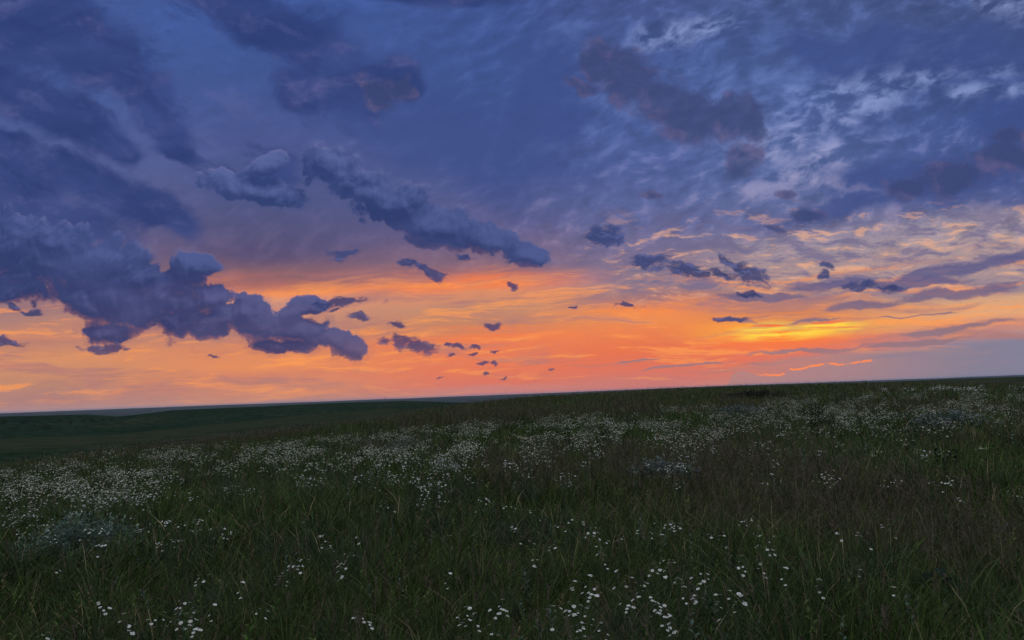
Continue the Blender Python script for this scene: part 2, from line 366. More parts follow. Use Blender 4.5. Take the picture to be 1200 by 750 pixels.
def H(x, y):
    x = np.asarray(x, float); y = np.asarray(y, float)
    r = np.hypot(x, y)+1e-9; th = np.degrees(np.arctan2(x, y))
    rs = tab(th, [(-180,70),(-60,40),(-34.5,41),(-19,48),(-9.75,61),(-5,80),(0,100),(12.5,113),(19,108),(24.6,105),(29.8,93),(34.5,83),(60,80),(180,70)])
    near = .024*y+.009*x-1.6*(r/rs)**2
    near = near + (vnoise(x, y, 9, 1, 3)-.5)*.22*np.clip((r-3)/12, 0, 1)*np.clip((140-r)/60, 0, 1)
    base = np.interp(np.log(r), np.log([1,120,170,500,1500,3000,8000,14500,19000,34000]), [-8,-8,-9,-24,-45,-60,-60,-12,-14,-62])
    base = base + (vnoise(x, y, 900, 2, 3)-.5)*np.clip((r-900)/2500, 0, 1)*16 + (vnoise(x, y, 4200, 3, 2)-.5)*np.clip((r-9000)/4000, 0, 1)*26
    z = base
    for ri, sg, pts in ((285, 95, [(-90,.03),(-34.5,.0300),(-29,.0322),(-24,.0275),(-17,.019),(-10,.013),(-4,.02),(5,.04),(90,.04)]),
                        (900, 250, [(-90,.006),(-34.5,.0042),(-32,.0052),(-29.8,.0056),(-28,.0095),(-26,.0073),(-24.6,.005),(-20,.0044),(-13,.0039),(-8.5,.0042),(-6,.007),(-3,.0105),(0,.02),(5,.03),(90,.03)]),
                        (310, 90, [(-90,.04),(18,.04),(22,.008),(24.6,.0032),(27,.0024),(30,.0020),(34.5,.0027),(90,.005)])):
        g = np.exp(-((r-ri)/sg)**2)
        zi = 1.6-ri*tab(th, pts)
        z = z+np.maximum(zi-z, 0)*g
    z = z + (vnoise(x, y, 60, 4, 3)-.5)*.9*np.clip((r-150)/200, 0, 1)
    k = 1.6
    h = np.clip(.5+.5*(near-z)/k, 0, 1)
    return z*(1-h)+near*h+k*h*(1-h)*.6

def mesh_obj(name, verts, faces, mat, parent=None, smooth=True, attr=None):
    """verts (n,3) array; faces list or array of equal-sized polygons"""
    me = bpy.data.meshes.new(name)
    verts = np.asarray(verts, np.float32)
    if isinstance(faces, dict):
        loops = np.concatenate([f.ravel() for f in faces.values()]).astype(np.int32)
        sizes = np.concatenate([np.full(len(f), k, np.int32) for k, f in faces.items()])
    else:
        faces = np.asarray(faces, np.int32); loops = faces.ravel(); sizes = np.full(len(faces), faces.shape[1], np.int32)
    me.vertices.add(len(verts)); me.vertices.foreach_set('co', verts.ravel())
    me.loops.add(len(loops)); me.loops.foreach_set('vertex_index', loops)
    me.polygons.add(len(sizes)); me.polygons.foreach_set('loop_start', np.concatenate([[0], np.cumsum(sizes)[:-1]]).astype(np.int32))
    me.polygons.foreach_set('use_smooth', np.full(len(sizes), smooth))
    if attr is not None:
        a = me.attributes.new('tint', 'FLOAT_COLOR', 'POINT')
        a.data.foreach_set('color', np.asarray(attr, np.float32).ravel())
    me.update(calc_edges=True)
    me.materials.append(mat)
    o = bpy.data.objects.new(name, me); col.objects.link(o)
    if parent is not None: o.parent = parent
    return o

# ------------------------------------------------------------------ materials
def mat_new(name):
    m = bpy.data.materials.new(name); m.use_nodes = True
    t = m.node_tree; t.nodes.clear(); T = NT(t)
    b = t.nodes.new('ShaderNodeBsdfPrincipled'); o = t.nodes.new('ShaderNodeOutputMaterial')
    t.links.new(b.outputs[0], o.inputs[0])
    b.inputs['Roughness'].default_value = .85
    b.inputs['Specular IOR Level'].default_value = .0
    return m, T, b
def ground_mat():
    m, T, b = mat_new('meadow_soil')
    p = m.node_tree.nodes.new('ShaderNodeNewGeometry').outputs['Position']
    n1 = T.noise(p, .25, 5, .6); n2 = T.noise(p, 6, 4, .6)
    c = T.ramp(n1, [(.3, (.018,.024,.011)), (.5, (.026,.028,.015)), (.7, (.034,.030,.020))])
    c = T.mix(T.ss(n2, .35, .65), c, (.012, .014, .008))
    T.put(b.inputs['Base Color'], c); return m
def hill_mat():
    m, T, b = mat_new('hill_grass')
    p = m.node_tree.nodes.new('ShaderNodeNewGeometry').outputs['Position']
    n1 = T.noise(p, .012, 5, .6); n2 = T.noise(p, .15, 5, .65); n3 = T.noise(p, 1.6, 3, .6)
    c = T.ramp(n1, [(.32, (.012,.028,.016)), (.5, (.021,.038,.023)), (.66, (.036,.044,.026))])
    c = T.mix(T.ss(n2, .42, .64), c, (.008, .017, .010))
    c = T.mix(T.ss(n3, .5, .75), c, (.020, .032, .015))
    r = T.vm('LENGTH', p)
    # the nearer fold is drier grass along its top
    dry = T.m('MULTIPLY', T.ss(r, 215, 260), T.ss(r, 330, 290))
    c = T.mix(T.m('MULTIPLY', dry, .5), c, (.046, .048, .030))
    T.put(b.inputs['Base Color'], c); return m
def plain_mat():
    m, T, b = mat_new('far_plain_grass')
    p = m.node_tree.nodes.new('ShaderNodeNewGeometry').outputs['Position']
    n1 = T.noise(p, .0006, 5, .6); n2 = T.noise(p, .004, 4, .65)
    c = T.ramp(n1, [(.35, (.022,.034,.026)), (.6, (.044,.048,.038))])
    c = T.mix(T.ss(n2, .5, .6), c, (.015, .022, .018))
    T.put(b.inputs['Base Color'], c); return m
def tint_mat(name, rough=.6, spec=.25, trans=.25):
    m, T, b = mat_new(name); t = m.node_tree
    a = t.nodes.new('ShaderNodeAttribute'); a.attribute_name = 'tint'
    p = t.nodes.new('ShaderNodeNewGeometry').outputs['Position']
    c = T.mix(T.m('MULTIPLY', T.ss(T.noise(p, 30, 2), .3, .7), .35), a.outputs['Color'], T.vm('MULTIPLY', a.outputs['Color'], (.6, .65, .6)))
    T.put(b.inputs['Base Color'], c)
    b.inputs['Roughness'].default_value = rough; b.inputs['Specular IOR Level'].default_value = spec
    if trans:
        tr = t.nodes.new('ShaderNodeBsdfTranslucent'); T.put(tr.inputs[0], c)
        mx = t.nodes.new('ShaderNodeMixShader'); mx.inputs[0].default_value = trans
        out = [n for n in t.nodes if n.type == 'OUTPUT_MATERIAL'][0]
        t.links.new(b.outputs[0], mx.inputs[1]); t.links.new(tr.outputs[0], mx.inputs[2]); t.links.new(mx.outputs[0], out.inputs[0])
    return m
M_SOIL, M_HILL, M_PLAIN = ground_mat(), hill_mat(), plain_mat()
M_GRASS = tint_mat('grass_blade', .6, .06); M_LEAF = tint_mat('leaf', .6, .12); M_STEM = tint_mat('stem', .7, .2, 0)
M_PETAL = tint_mat('white_petal', .6, .2, .15); M_DISC = tint_mat('flower_disc', .8, .1, 0); M_BARK = tint_mat('bark', .9, .1, 0)

# ------------------------------------------------------------------ the land
def land(name, rings, mat):
    ang = np.radians(np.concatenate([np.arange(-180, -44, 3.0), np.arange(-42, 42, .2), np.arange(42, 180, 3.0)]))
    R_, A = np.meshgrid(rings, ang, indexing='ij')
    X = R_*np.sin(A); Y = R_*np.cos(A)
    V = np.stack([X, Y, H(X, Y)], -1).reshape(-1, 3)
    na = len(ang); i = np.arange(len(rings)-1)[:, None]; j = np.arange(na)[None, :]; jn = (j+1) % na
    F = np.stack([i*na+j, i*na+jn, (i+1)*na+jn, (i+1)*na+j], -1).reshape(-1, 4)
    if rings[0] < 1:   # close the middle
        c = len(V); V = np.vstack([V, [[0, 0, float(H(0., .001))]]])
        tri = np.stack([np.full(na, c), (np.arange(na)+1) % na, np.arange(na)], -1)
        return mesh_obj(name, V, {4: F, 3: tri}, mat)
    return mesh_obj(name, V, F, mat)
R1, R2 = 165.0, 2600.0
o = land('ground', np.geomspace(.8, R1, 130), M_SOIL); o['kind'] = 'structure'
o = land('hills', np.geomspace(R1, R2, 150), M_HILL); o['kind'] = 'structure'
o = land('plain', np.geomspace(R2, 34000, 110), M_PLAIN); o['kind'] = 'structure'

def hit(px, py, above=0.0, rmax=400.0):
    """where rays through photograph pixels first come within `above` of the land (arrays)"""
    px = np.atleast_1d(np.asarray(px, float)); py = np.atleast_1d(np.asarray(py, float))
    Mx = np.array(CAM_M)
    d = np.stack([(px-600)/F_PX, (375-py)/F_PX, -np.ones_like(px)], -1) @ Mx.T
    d /= np.hypot(d[:, 0], d[:, 1])[:, None]
    t = np.geomspace(1.5, rmax, 700)
    P = d[:, None, :]*t[None, :, None]; P[:, :, 2] += EYE.z
    below = P[:, :, 2] < H(P[:, :, 0], P[:, :, 1])+above
    ok = below.any(1); k = below.argmax(1)
    tt = t[k]; q = d*tt[:, None]; q[:, 2] = H(q[:, 0], q[:, 1])
    return q, ok, tt

# =================================================================== grass
def species(x, y):
    """0..1 weights of brown seed grass and of lush green, from patches in the meadow"""
    r = np.hypot(x, y)
    b = vnoise(x*1.0, y*.55, 3.2, 21, 3)
    brown = np.clip((b-.54)*4.5+np.clip((r-8)/9, -.8, .35), 0, 1)
    lush = np.clip((vnoise(x, y*.6, 2.6, 22, 3)-.48)*6, 0, 1)*(1-brown*.7)
    return brown, lush

def grass():
    bands = [(2.9, 9, 3, 150000, 2.2), (9, 24, 2, 190000, 2.2), (24, 60, 1, 170000, 2.0), (60, 160, 1, 110000, 1.6)]
    VS, CS, T3, T4 = [], [], [], []; base = 0
    for r0, r1, seg, n, p in bands:
        q = rng.random(n)
        r = (r0**(2-p)+(r1**(2-p)-r0**(2-p))*q)**(1/(2-p)) if abs(p-2) > 1e-6 else r0*(r1/r0)**q
        th = np.radians(rng.uniform(-40, 40, n))
        x = r*np.sin(th); y = r*np.cos(th)
        # pull into tufts
        tx = x+rng.normal(0, 1, n)*0; k = .16+r*.01
        gx = np.floor(x/k); gy = np.floor(y/k)
        jx = np.sin(gx*127.1+gy*311.7)*43758.5; jy = np.sin(gx*269.5+gy*183.3)*43758.5
        cx = (gx+.2+.6*(jx-np.floor(jx)))*k; cy = (gy+.2+.6*(jy-np.floor(jy)))*k
        w = rng.random(n)*.75
        x2 = x*(1-w)+cx*w; y2 = y*(1-w)+cy*w
        tuft = jx-np.floor(jx)
        brown, lush = species(x, y)
        hgt = (.12+.23*rng.random(n)**1.7+.10*tuft)*(1+.35*lush)*(.75+.5*vnoise(x, y, 1.3, 31, 2))
        isb = rng.random(n) < brown*.42
        hgt = np.where(isb, hgt*1.35, hgt)
        wid = np.maximum(.0036*(r/4.5)**.86, .0034)*(1+.5*lush*(~isb))*np.where(isb, .75, 1)*rng.uniform(.7, 1.3, n)
        lean = rng.uniform(0, 2*PI, n); lean = np.where(rng.random(n) < .55, rng.normal(.3, .8, n), lean)
        # blades of a tuft fan outwards
        fan = np.arctan2(y2-cy, x2-cx); lean = np.where(rng.random(n) < .5, fan, lean)
        bend = rng.beta(1.7, 1.9, n)*1.3*hgt
        dx, dy = np.cos(lean), np.sin(lean)
        fx, fy = np.cos(lean+PI/2+rng.normal(0, .6, n)), np.sin(lean+PI/2+rng.normal(0, .6, n))
        z0 = H(x2, y2)-.01
        g = rng.random(n)[:, None]; v = rng.random(n)[:, None]
        green = (np.array([.032, .064, .018])*(1-g)+np.array([.064, .090, .023])*g)
        blue = np.array([.034, .056, .036])
        tb = np.clip((tuft-.6)*3, 0, 1)[:, None]
        c = green*(1-tb*.7)+blue*tb*.7
        c = c*(1-.25*lush[:, None])+np.array([.035, .085, .016])*.25*lush[:, None]
        dry = np.array([.150, .130, .075])*(.6+.8*v)
        bro = np.array([.084, .080, .044])*(.6+.7*v)
        c = np.where((rng.random(n) < .10)[:, None], dry, c)
        c = np.where(isb[:, None], bro, c)*np.array([1.28, 1.18, 1.15])
        c = c*(.45+1.7*rng.random(n)[:, None]**2.2)
        ts = np.linspace(0, 1, seg+1)
        cols_ = []
        for i, t in enumerate(ts):
            bx = x2+dx*bend*t**1.8; by = y2+dy*bend*t**1.8
            bz = z0+hgt*(t-.25*t**3*(bend/hgt))
            hw = wid*.5*(1-.35*t)
            if i < seg:
                VS.append(np.stack([bx-fx*hw, by-fy*hw, bz], -1)); VS.append(np.stack([bx+fx*hw, by+fy*hw, bz], -1)); CS += [c, c]
            else:
                VS.append(np.stack([bx, by, bz], -1)); CS.append(c)
        idx = [base+np.arange(n)+k*n for k in range(2*seg+1)]
        for i in range(seg-1):
            T4.append(np.stack([idx[2*i], idx[2*i+1], idx[2*i+3], idx[2*i+2]], -1))
        T3.append(np.stack([idx[2*seg-2], idx[2*seg-1], idx[2*seg]], -1))
        base += (2*seg+1)*n
    V = np.concatenate(VS); C_ = np.concatenate(CS); C_ = np.hstack([C_, np.ones((len(C_), 1))])
    o = mesh_obj('grass', V, {4: np.concatenate(T4), 3: np.concatenate(T3)}, M_GRASS, attr=C_, smooth=False)
    o['kind'] = 'stuff'; o['label'] = 'dark green and brownish prairie grass covering the meadow'; o['category'] = 'grass'
grass()

def seedheads():
    """feathery brown heads of the flowering grass"""
    VS, CS, T3 = [], [], []; base = 0
    for r0, r1, n, kk in ((3.2, 12, 14000, 10), (12, 45, 26000, 6), (45, 140, 16000, 3)):
        n0 = n; q = rng.random(n); r = r0*(r1/r0)**q; th = np.radians(rng.uniform(-40, 40, n))
        x = r*np.sin(th); y = r*np.cos(th)
        brown, lush = species(x, y)
        keep = rng.random(n) < brown*.65+.09
        x, y, r = x[keep], y[keep], r[keep]; n = len(x)
        h = rng.uniform(.34, .56, n); lean = rng.normal(.3, .9, n); b = rng.uniform(.02, .14, n)
        z0 = H(x, y)
        tx, ty, tz = x+np.cos(lean)*b, y+np.sin(lean)*b, z0+h
        w = .0011*np.maximum(1, r/6); a = rng.uniform(0, PI, n)
        c = np.array([.080, .066, .050])*rng.uniform(.6, 1.2, (n, 1))
        VS += [np.stack([x-w*np.cos(a), y-w*np.sin(a), z0+.05], -1), np.stack([x+w*np.cos(a), y+w*np.sin(a), z0+.05], -1), np.stack([tx, ty, tz], -1)]
        CS += [c]*3
        i = base+np.arange(n); T3.append(np.stack([i, i+n, i+2*n], -1)); base += 3*n
        hl = rng.uniform(.06, .12, n)
        cc = np.array([.150, .118, .088])*rng.uniform(.55, 1.15, (n, 1))
        for k in range(kk):
            f = rng.random(n); ang = rng.uniform(0, 2*PI, n); sp = (.004+.016*(1-f))*(1+r*.02)
            px = tx-np.cos(lean)*b*.2*f; py = ty-np.sin(lean)*b*.2*f; pz = tz-hl*f
            qx = px+np.cos(ang)*sp; qy = py+np.sin(ang)*sp; qz = pz+rng.uniform(.008, .03, n)
            ww = .0016*np.maximum(1, r/6)
            VS += [np.stack([px, py, pz], -1), np.stack([qx-ww, qy, qz], -1), np.stack([qx+ww, qy+ww, qz+.006], -1)]
            CS += [cc]*3
            i = base+np.arange(n); T3.append(np.stack([i, i+n, i+2*n], -1)); base += 3*n
    C_ = np.concatenate(CS); C_ = np.hstack([C_, np.ones((len(C_), 1))])
    o = mesh_obj('seeding_grass', np.concatenate(VS), np.concatenate(T3), M_GRASS, attr=C_, smooth=False)
    o['kind'] = 'stuff'; o['label'] = 'thin brown seed heads standing above the meadow grass'; o['category'] = 'grass'
seedheads()

# =================================================================== flowering plants
class Bag:
    """collects small shapes with their own colour"""
    def __init__(s): s.v = []; s.c = []; s.f3 = []; s.f4 = []; s.n = 0
    def add(s, v, c, f3=(), f4=()):
        v = np.asarray(v, float); b = s.n
        s.v.append(v); s.c.append(np.tile(np.append(np.asarray(c, float), 1), (len(v), 1)))
        if len(f3): s.f3.append(np.asarray(f3)+b)
        if len(f4): s.f4.append(np.asarray(f4)+b)
        s.n += len(v)
    def tube(s, pts, r0, r1, c, k=4):
        pts = np.asarray(pts, float); m = len(pts); V = []
        for i, p in enumerate(pts):
            d = pts[min(i+1, m-1)]-pts[max(i-1, 0)]; d = d/(np.linalg.norm(d)+1e-9)
            u = np.cross(d, [.3, .9, .1]); u /= np.linalg.norm(u); w = np.cross(d, u)
            r = r0+(r1-r0)*i/(m-1)
            for j in range(k):
                a = 2*PI*j/k; V.append(p+r*(u*math.cos(a)+w*math.sin(a)))
        F = [(i*k+j, i*k+(j+1) % k, (i+1)*k+(j+1) % k, (i+1)*k+j) for i in range(m-1) for j in range(k)]
        s.add(V, c, f4=F)
    def leaf(s, p, d, length, width, c, droop=.3, fold=.25):
        p = np.asarray(p, float); d = np.asarray(d, float); d /= np.linalg.norm(d)
        side = np.cross(d, [0, 0, 1.0]); nn = np.linalg.norm(side); side = side/nn if nn > 1e-3 else np.array([1., 0, 0])
        up = np.cross(side, d); V = []
        prof = [(0, .12), (.25, .75), (.55, 1.0), (.82, .6), (1, .02)]
        for t, w in prof:
            m = p+d*length*t-np.array([0, 0, 1])*droop*length*t*t
            V += [m-side*width*.5*w+up*width*fold*w, m, m+side*width*.5*w+up*width*fold*w]
        F = []
        for i in range(len(prof)-1):
            a = i*3; F += [(a, a+1, a+4, a+3), (a+1, a+2, a+5, a+4)]
        s.add(V, c, f4=F)
    def head(s, p, n, rad, petals, wc, yc):
        """a daisy-like head: ray petals round a low domed disc; n = facing"""
        p = np.asarray(p, float); n = np.asarray(n, float); n /= np.linalg.norm(n)
        u = np.cross(n, [.2, .95, .1]); u /= np.linalg.norm(u); w = np.cross(n, u)
        V = []; F = []
        for j in range(petals):
            a = 2*PI*(j+random.uniform(-.15, .15))/petals; da = PI/petals*.8
            L = rad*random.uniform(.88, 1.06); lift = random.uniform(.0, .25)*rad
            e = lambda r_, aa, z_: p+r_*(u*math.cos(aa)+w*math.sin(aa))+n*z_
            b = len(V); V += [e(rad*.25, a-da*.5, 0), e(rad*.25, a+da*.5, 0), e(L*.85, a+da, lift*.8), e(L, a, lift), e(L*.85, a-da, lift*.8)]
            F += [(b, b+1, b+2), (b, b+2, b+4), (b+4, b+2, b+3)]
        s.add(V, wc, f3=F)
        V = [p+n*rad*.18]; F = []
        for j in range(7):
            a = 2*PI*j/7; V.append(p+rad*.34*(u*math.cos(a)+w*math.sin(a))+n*rad*.03)
            F.append((0, 1+j, 1+(j+1) % 7))
        s.add(V, yc, f3=F)
    def make(s, name, mat, parent=None, smooth=False, link=True):
        F = {}
        if s.f4: F[4] = np.concatenate(s.f4)
        if s.f3: F[3] = np.concatenate(s.f3)
        o = mesh_obj(name, np.concatenate(s.v), F, mat, parent, smooth, attr=np.concatenate(s.c))
        return o

WHITE = (.78, .78, .80); CREAM = (.60, .60, .56); YEL = (.50, .38, .06); GREEN = (.055, .090, .030)
random.seed(5)
def flower_form(nheads, spread, height):
    """one plant: its stem path, fork points and head places"""
    lean = np.array([random.uniform(-.08, .08), random.uniform(-.08, .08), 0])
    fork = np.array([0, 0, height*.62])+lean
    pts = [np.array([0, 0, -.02]), np.array([0, 0, height*.3])+lean*.3, fork]
    heads = []
    for i in range(nheads):
        a = random.uniform(0, 2*PI); rr = spread*math.sqrt(random.random())
        q = np.array([math.cos(a)*rr, math.sin(a)*rr, height*(1-.22*random.random()**1.5)])+lean*1.3
        nrm = np.array([math.cos(a)*.45+random.uniform(-.2, .2), math.sin(a)*.45+random.uniform(-.2, .2)-.15, 1])
        heads.append((q, nrm))
    return pts, fork, heads
def plant_near(nheads, spread, height, rad):
    root = bpy.data.objects.new('wildflower', None); col.objects.link(root); root.empty_display_size = .05
    pts, fork, heads = flower_form(nheads, spread, height)
    st = Bag(); st.tube(pts, .0028, .0018, GREEN, 5)
    for q, n in heads:
        mid = (fork+q)/2+np.array([0, 0, -.02])
        st.tube([fork*.85+pts[1]*.15 if random.random() < .4 else fork, mid, q], .0014, .0008, GREEN, 3)
    st.make('stem', M_STEM, root, True)
    lf = Bag()
    for i in range(9):
        t = .12+.8*i/9; p = pts[1]*(1-t)+fork*t if t > .3 else pts[0]*(1-t)+pts[1]*t
        a = i*2.4; lf.leaf(p, (math.cos(a), math.sin(a), .5), .055*(1.2-.6*t), .010, (.05*random.uniform(.8, 1.2), .085, .03))
    lf.make('foliage', M_LEAF, root)
    for q, n in heads:
        hd = Bag(); hd.head((0, 0, 0), n, rad*random.uniform(.62, 1.15), 12, WHITE, WHITE)
        # petals and disc are separate pieces of the head
        k = len(hd.v[0]); 
        pb = Bag(); pb.v = [hd.v[0]]; pb.c = [hd.c[0]]; pb.f3 = [hd.f3[0]]; pb.n = k
        h = pb.make('flower_head', M_PETAL, root); h.location = q
        db = Bag(); db.add(hd.v[1], YEL, f3=hd.f3[1]-k)
        db.make('disc', M_DISC, h)
    return root
def plant_small(nheads, spread, height, rad, bag=None, at=(0, 0, 0), petals=7, rot=0.0):
    """the same plant as one mesh, for where its parts are too small to be seen"""
    b = bag or Bag(); at = np.asarray(at, float)
    pts, fork, heads = flower_form(nheads, spread, height)
    b.tube([p+at for p in pts], .0035, .0025, GREEN, 3)
    for q, n in heads:
        b.add([fork+at+[-.001, 0, 0], fork+at+[.001, 0, 0], q+at+[.001, 0, 0], q+at+[-.001, 0, 0]], GREEN, f4=[(0, 1, 2, 3)])
        b.head(q+at, n, rad*random.uniform(.65, 1.15), petals, WHITE if bag is None else np.array(CREAM)*random.uniform(.7, 1.2), YEL)
    return b

def copy_tree(o, parent=None):
    c = o.copy(); col.objects.link(c)
    if parent is not None: c.parent = parent
    for ch in o.children: copy_tree(ch, c)
    return c

NUM = {3:'three',4:'four',5:'five',6:'six',7:'seven',8:'eight',9:'nine',10:'ten',11:'eleven',12:'twelve',13:'thirteen',14:'fourteen',2:'two',1:'one'}
NEAR = [ # photograph x, y of the head cluster, number of heads, half width in px
 (600,599,7,9),(626,602,6,9),(608,624,6,10),(618,648,7,12),(628,663,3,6),(644,650,5,6),(402,658,9,10),(550,604,3,5),(516,632,5,8),(508,680,4,6),(533,720,4,7),(558,722,7,9),(561,737,4,7),(585,730,6,9),(574,742,3,4),
 (659,696,3,5),(669,688,4,5),(690,634,8,10),(712,642,9,11),(722,634,5,6),(703,659,4,5),(698,646,3,4),(724,681,7,10),(716,695,3,5),(697,706,6,8),(682,714,8,9),(692,728,9,10),(694,741,9,9),(713,726,4,5),(728,739,4,6),
 (777,665,9,11),(768,678,8,9),(756,692,9,10),(772,706,8,11),(776,716,5,8),(797,680,8,9),(794,710,6,7),(771,738,9,12),(794,622,5,7),(774,630,8,9),(788,698,4,6),(790,742,5,6),
 (832,634,9,14),(884,628,8,12),(902,646,9,13),(824,706,3,5),(848,706,4,6),(837,724,5,6),(882,708,4,5),(890,716,3,5),(898,680,4,6),(896,670,4,5),(864,667,4,5),(873,666,2,3),(994,630,2,4),(1010,640,6,7),(1040,622,6,8),(1030,672,4,6),
 (1098,573,8,10),(1085,570,4,6),(1117,592,4,5),(978,556,10,14),(960,567,3,5),(985,568,4,6),(804,682,6,6),
 (642,728,6,9),(742,716,6,9),(600,716,4,7),(440,738,5,9),(130,724,5,9),(306,716,4,8),(950,700,4,7),(1076,704,4,7),
 (27,630,7,10),(59,630,7,8),(42,642,4,6),(108,622,9,11),(106,652,8,10),(218,618,10,12),(236,614,6,7),(226,630,5,8),(240,602,3,4),(196,620,6,7),(332,668,8,8),(320,684,2,3),(356,656,7,6),(387,634,9,8),(389,648,5,7),(394,666,6,6),(399,678,5,6),(346,678,4,5),
 (262,696,4,5),(232,688,5,7),(222,706,8,9),(229,716,4,6),(194,727,7,8),(160,738,4,6),(171,741,3,4),(58,746,4,7),(212,744,8,8),(234,744,6,9),(352,616,5,7),(188,582,10,14),(132,590,9,10),(218,586,5,7),(58,674,2,4),(430,634,2,5),(150,588,6,8),
]
def place_name(px, py):
    c = px/1200
    cols_ = [(.05,'at the far left'),(.12,'at the left'),(.17,'near the left quarter'),(.24,'at the left quarter'),(.32,'just right of the left quarter'),(.38,'left of centre'),(.44,'a little left of centre'),(.49,'just left of centre'),(.53,'at the centre'),(.565,'just right of centre'),(.60,'a little right of centre'),(.645,'right of centre'),(.68,'two thirds of the way across'),(.72,'just left of the right quarter'),(.77,'at the right quarter'),(.84,'beyond the right quarter'),(.90,'towards the right edge'),(1.1,'at the far right')]
    rows = [(600,'just under the flower band'),(628,'halfway down the meadow'),(650,'in the lower middle meadow'),(672,'in the lower meadow'),(692,'well down in the lower meadow'),(712,'slightly above the bottom edge'),(732,'close above the bottom edge'),(760,'on the bottom edge')]
    return next(n for k, n in rows if py < k), next(n for k, n in cols_ if c < k)
def near_flowers():
    P = np.array([(a, b) for a, b, _, _ in NEAR], float)
    q, ok, t = hit(P[:, 0], P[:, 1], .40); assert ok.all()
    protos = {}
    by = {}
    roots = []
    for i, (px, py, n, wpx) in enumerate(NEAR):
        n = min(14, n+1); d = t[i]; spread = min(max(wpx*d/F_PX, .02), .16)
        key = (n, min(3, int(spread/.035)))
        if key not in protos:
            protos[key] = r = plant_near(n, (key[1]+.7)*.035, .44, .0108)
        else:
            r = copy_tree(protos[key])
        r.location = (q[i, 0], q[i, 1], q[i, 2]); s = random.uniform(.95, 1.08)
        r.rotation_euler = (0, 0, random.uniform(0, 2*PI)); r.scale = (s, s, s)
        by.setdefault((n, place_name(px, py)), []).append((px, py, r)); roots.append(r)
    for (n, (row, cl)), L in by.items():
        L.sort(key=lambda e: e[0])
        words = [''] if len(L) == 1 else ['left of two', 'right of two'] if len(L) == 2 else ['leftmost of three', 'middle of three', 'rightmost of three'] if len(L) == 3 else None
        for k, (px, py, r) in enumerate(L):
            w = ', '+words[k] if words and words[k] else ''
            r['label'] = f"{NUM[n]}-headed white wildflower {row}, {cl}{w}"
            r['category'] = 'wildflower'; r['group'] = 'white wildflowers in the near grass'
near_flowers()

BAND_TOP = [(-80,540),(0,534),(100,527),(200,521),(300,515),(400,508),(500,498),(600,488),(700,481),(800,473),(900,464),(1000,457),(1100,453),(1200,451),(1300,449)]
BAND_BOT = [(-80,600),(0,598),(100,600),(170,585),(230,562),(300,548),(400,545),(500,552),(600,536),(700,524),(800,522),(900,505),(1000,500),(1100,503),(1200,488),(1300,485)]
def sample_band(n, seed):
    g = np.random.default_rng(seed); out = []
    while sum(len(a) for a in out) < n:
        x = g.uniform(-70, 1270, 20000); y = g.uniform(448, 640, 20000)
        t = np.interp(x, *zip(*BAND_TOP)); b = np.interp(x, *zip(*BAND_BOT))
        f = (y-t)/(b-t)
        w = np.where(f < 0, 0, np.where(f < .12, f/.12, np.where(f < .65, 1, np.where(f < 1, 1-(f-.65)/.35*.85, .10*np.exp(-(f-1)*2.4)))))
        pn = vnoise(x, y*3.2, 26, 41, 3)
        w = w*np.clip((pn-.38)*3.6, .05, 1)*np.clip(.45+x/900, .45, 1)
        k = g.random(20000) < w
        out.append(np.stack([x[k], y[k]], -1))
    return np.concatenate(out)[:n]
ZONES = [(0,'at the left end of the flower band'),(200,'in the flower band below the pale valley slope'),(400,'in the flower band left of centre'),(600,'in the flower band right of centre'),(800,'in the flower band towards the right'),(1000,'in the flower band at the right end')]
def band_flowers():
    S = sample_band(3500, 3)
    q, ok, t = hit(S[:, 0], S[:, 1], .42)
    ok &= t < 135; S, q, t = S[ok], q[ok], t[ok]
    order = np.argsort(t); S, q, t = S[order], q[order], t[order]
    inview = (S[:, 0] > 4) & (S[:, 0] < 1196)
    protos = []
    for i in range(12):
        b = plant_small(random.randint(8, 15), random.uniform(.08, .14), random.uniform(.40, .50), .0102, petals=9)
        protos.append(b)
    ready = {}
    cnt = 0; bulk = Bag(); random.seed(77)
    # light stand-in arrays for the far multitude
    for i in range(len(t)):
        if cnt < 190 and inview[i]:
            k = cnt % 12
            if k not in ready: r = ready[k] = protos[k].make('wildflower', M_PETAL)
            else: r = ready[k].copy(); col.objects.link(r)
            r.location = q[i]; r.rotation_euler = (0, 0, random.uniform(0, 2*PI)); s = random.uniform(.85, 1.1); r.scale = (s, s, s)
            z = [n for a, n in ZONES if S[i, 0] >= a][-1]
            r['label'] = f"small white wildflower with many heads {z}"; r['category'] = 'wildflower'; r['group'] = f"white wildflowers {z}"
            cnt += 1
        elif t[i] < 35:
            plant_small(random.randint(6, 12), random.uniform(.07, .15), random.uniform(.38, .5), .012, bulk, q[i], petals=5)
        else:
            cx, cy, cz = q[i]
            for _ in range(random.randint(5, 9)):
                a = random.uniform(0, 2*PI); rr = .16*math.sqrt(random.random()); hh = random.uniform(.36, .50)
                X, Y, Z = cx+rr*math.cos(a), cy+rr*math.sin(a), cz+hh; R_ = .015*random.uniform(.8, 1.2)*max(1, t[i]/55)
                tl = random.uniform(-.5, .5)
                bulk.add([(X-R_, Y-R_*.6, Z-.3*R_), (X+R_, Y-R_*.6, Z+tl*R_-.3*R_), (X+R_*.8, Y+R_, Z+.7*R_), (X-R_*.8, Y+R_, Z+.7*R_)], np.array(CREAM)*random.uniform(.6, 1.2), f4=[(0, 1, 2, 3)])
    o = bulk.make('wildflower_field', M_PETAL); o['kind'] = 'stuff'; o['category'] = 'wildflowers'
    o['label'] = 'countless small white wildflowers in a band across the meadow'
band_flowers()

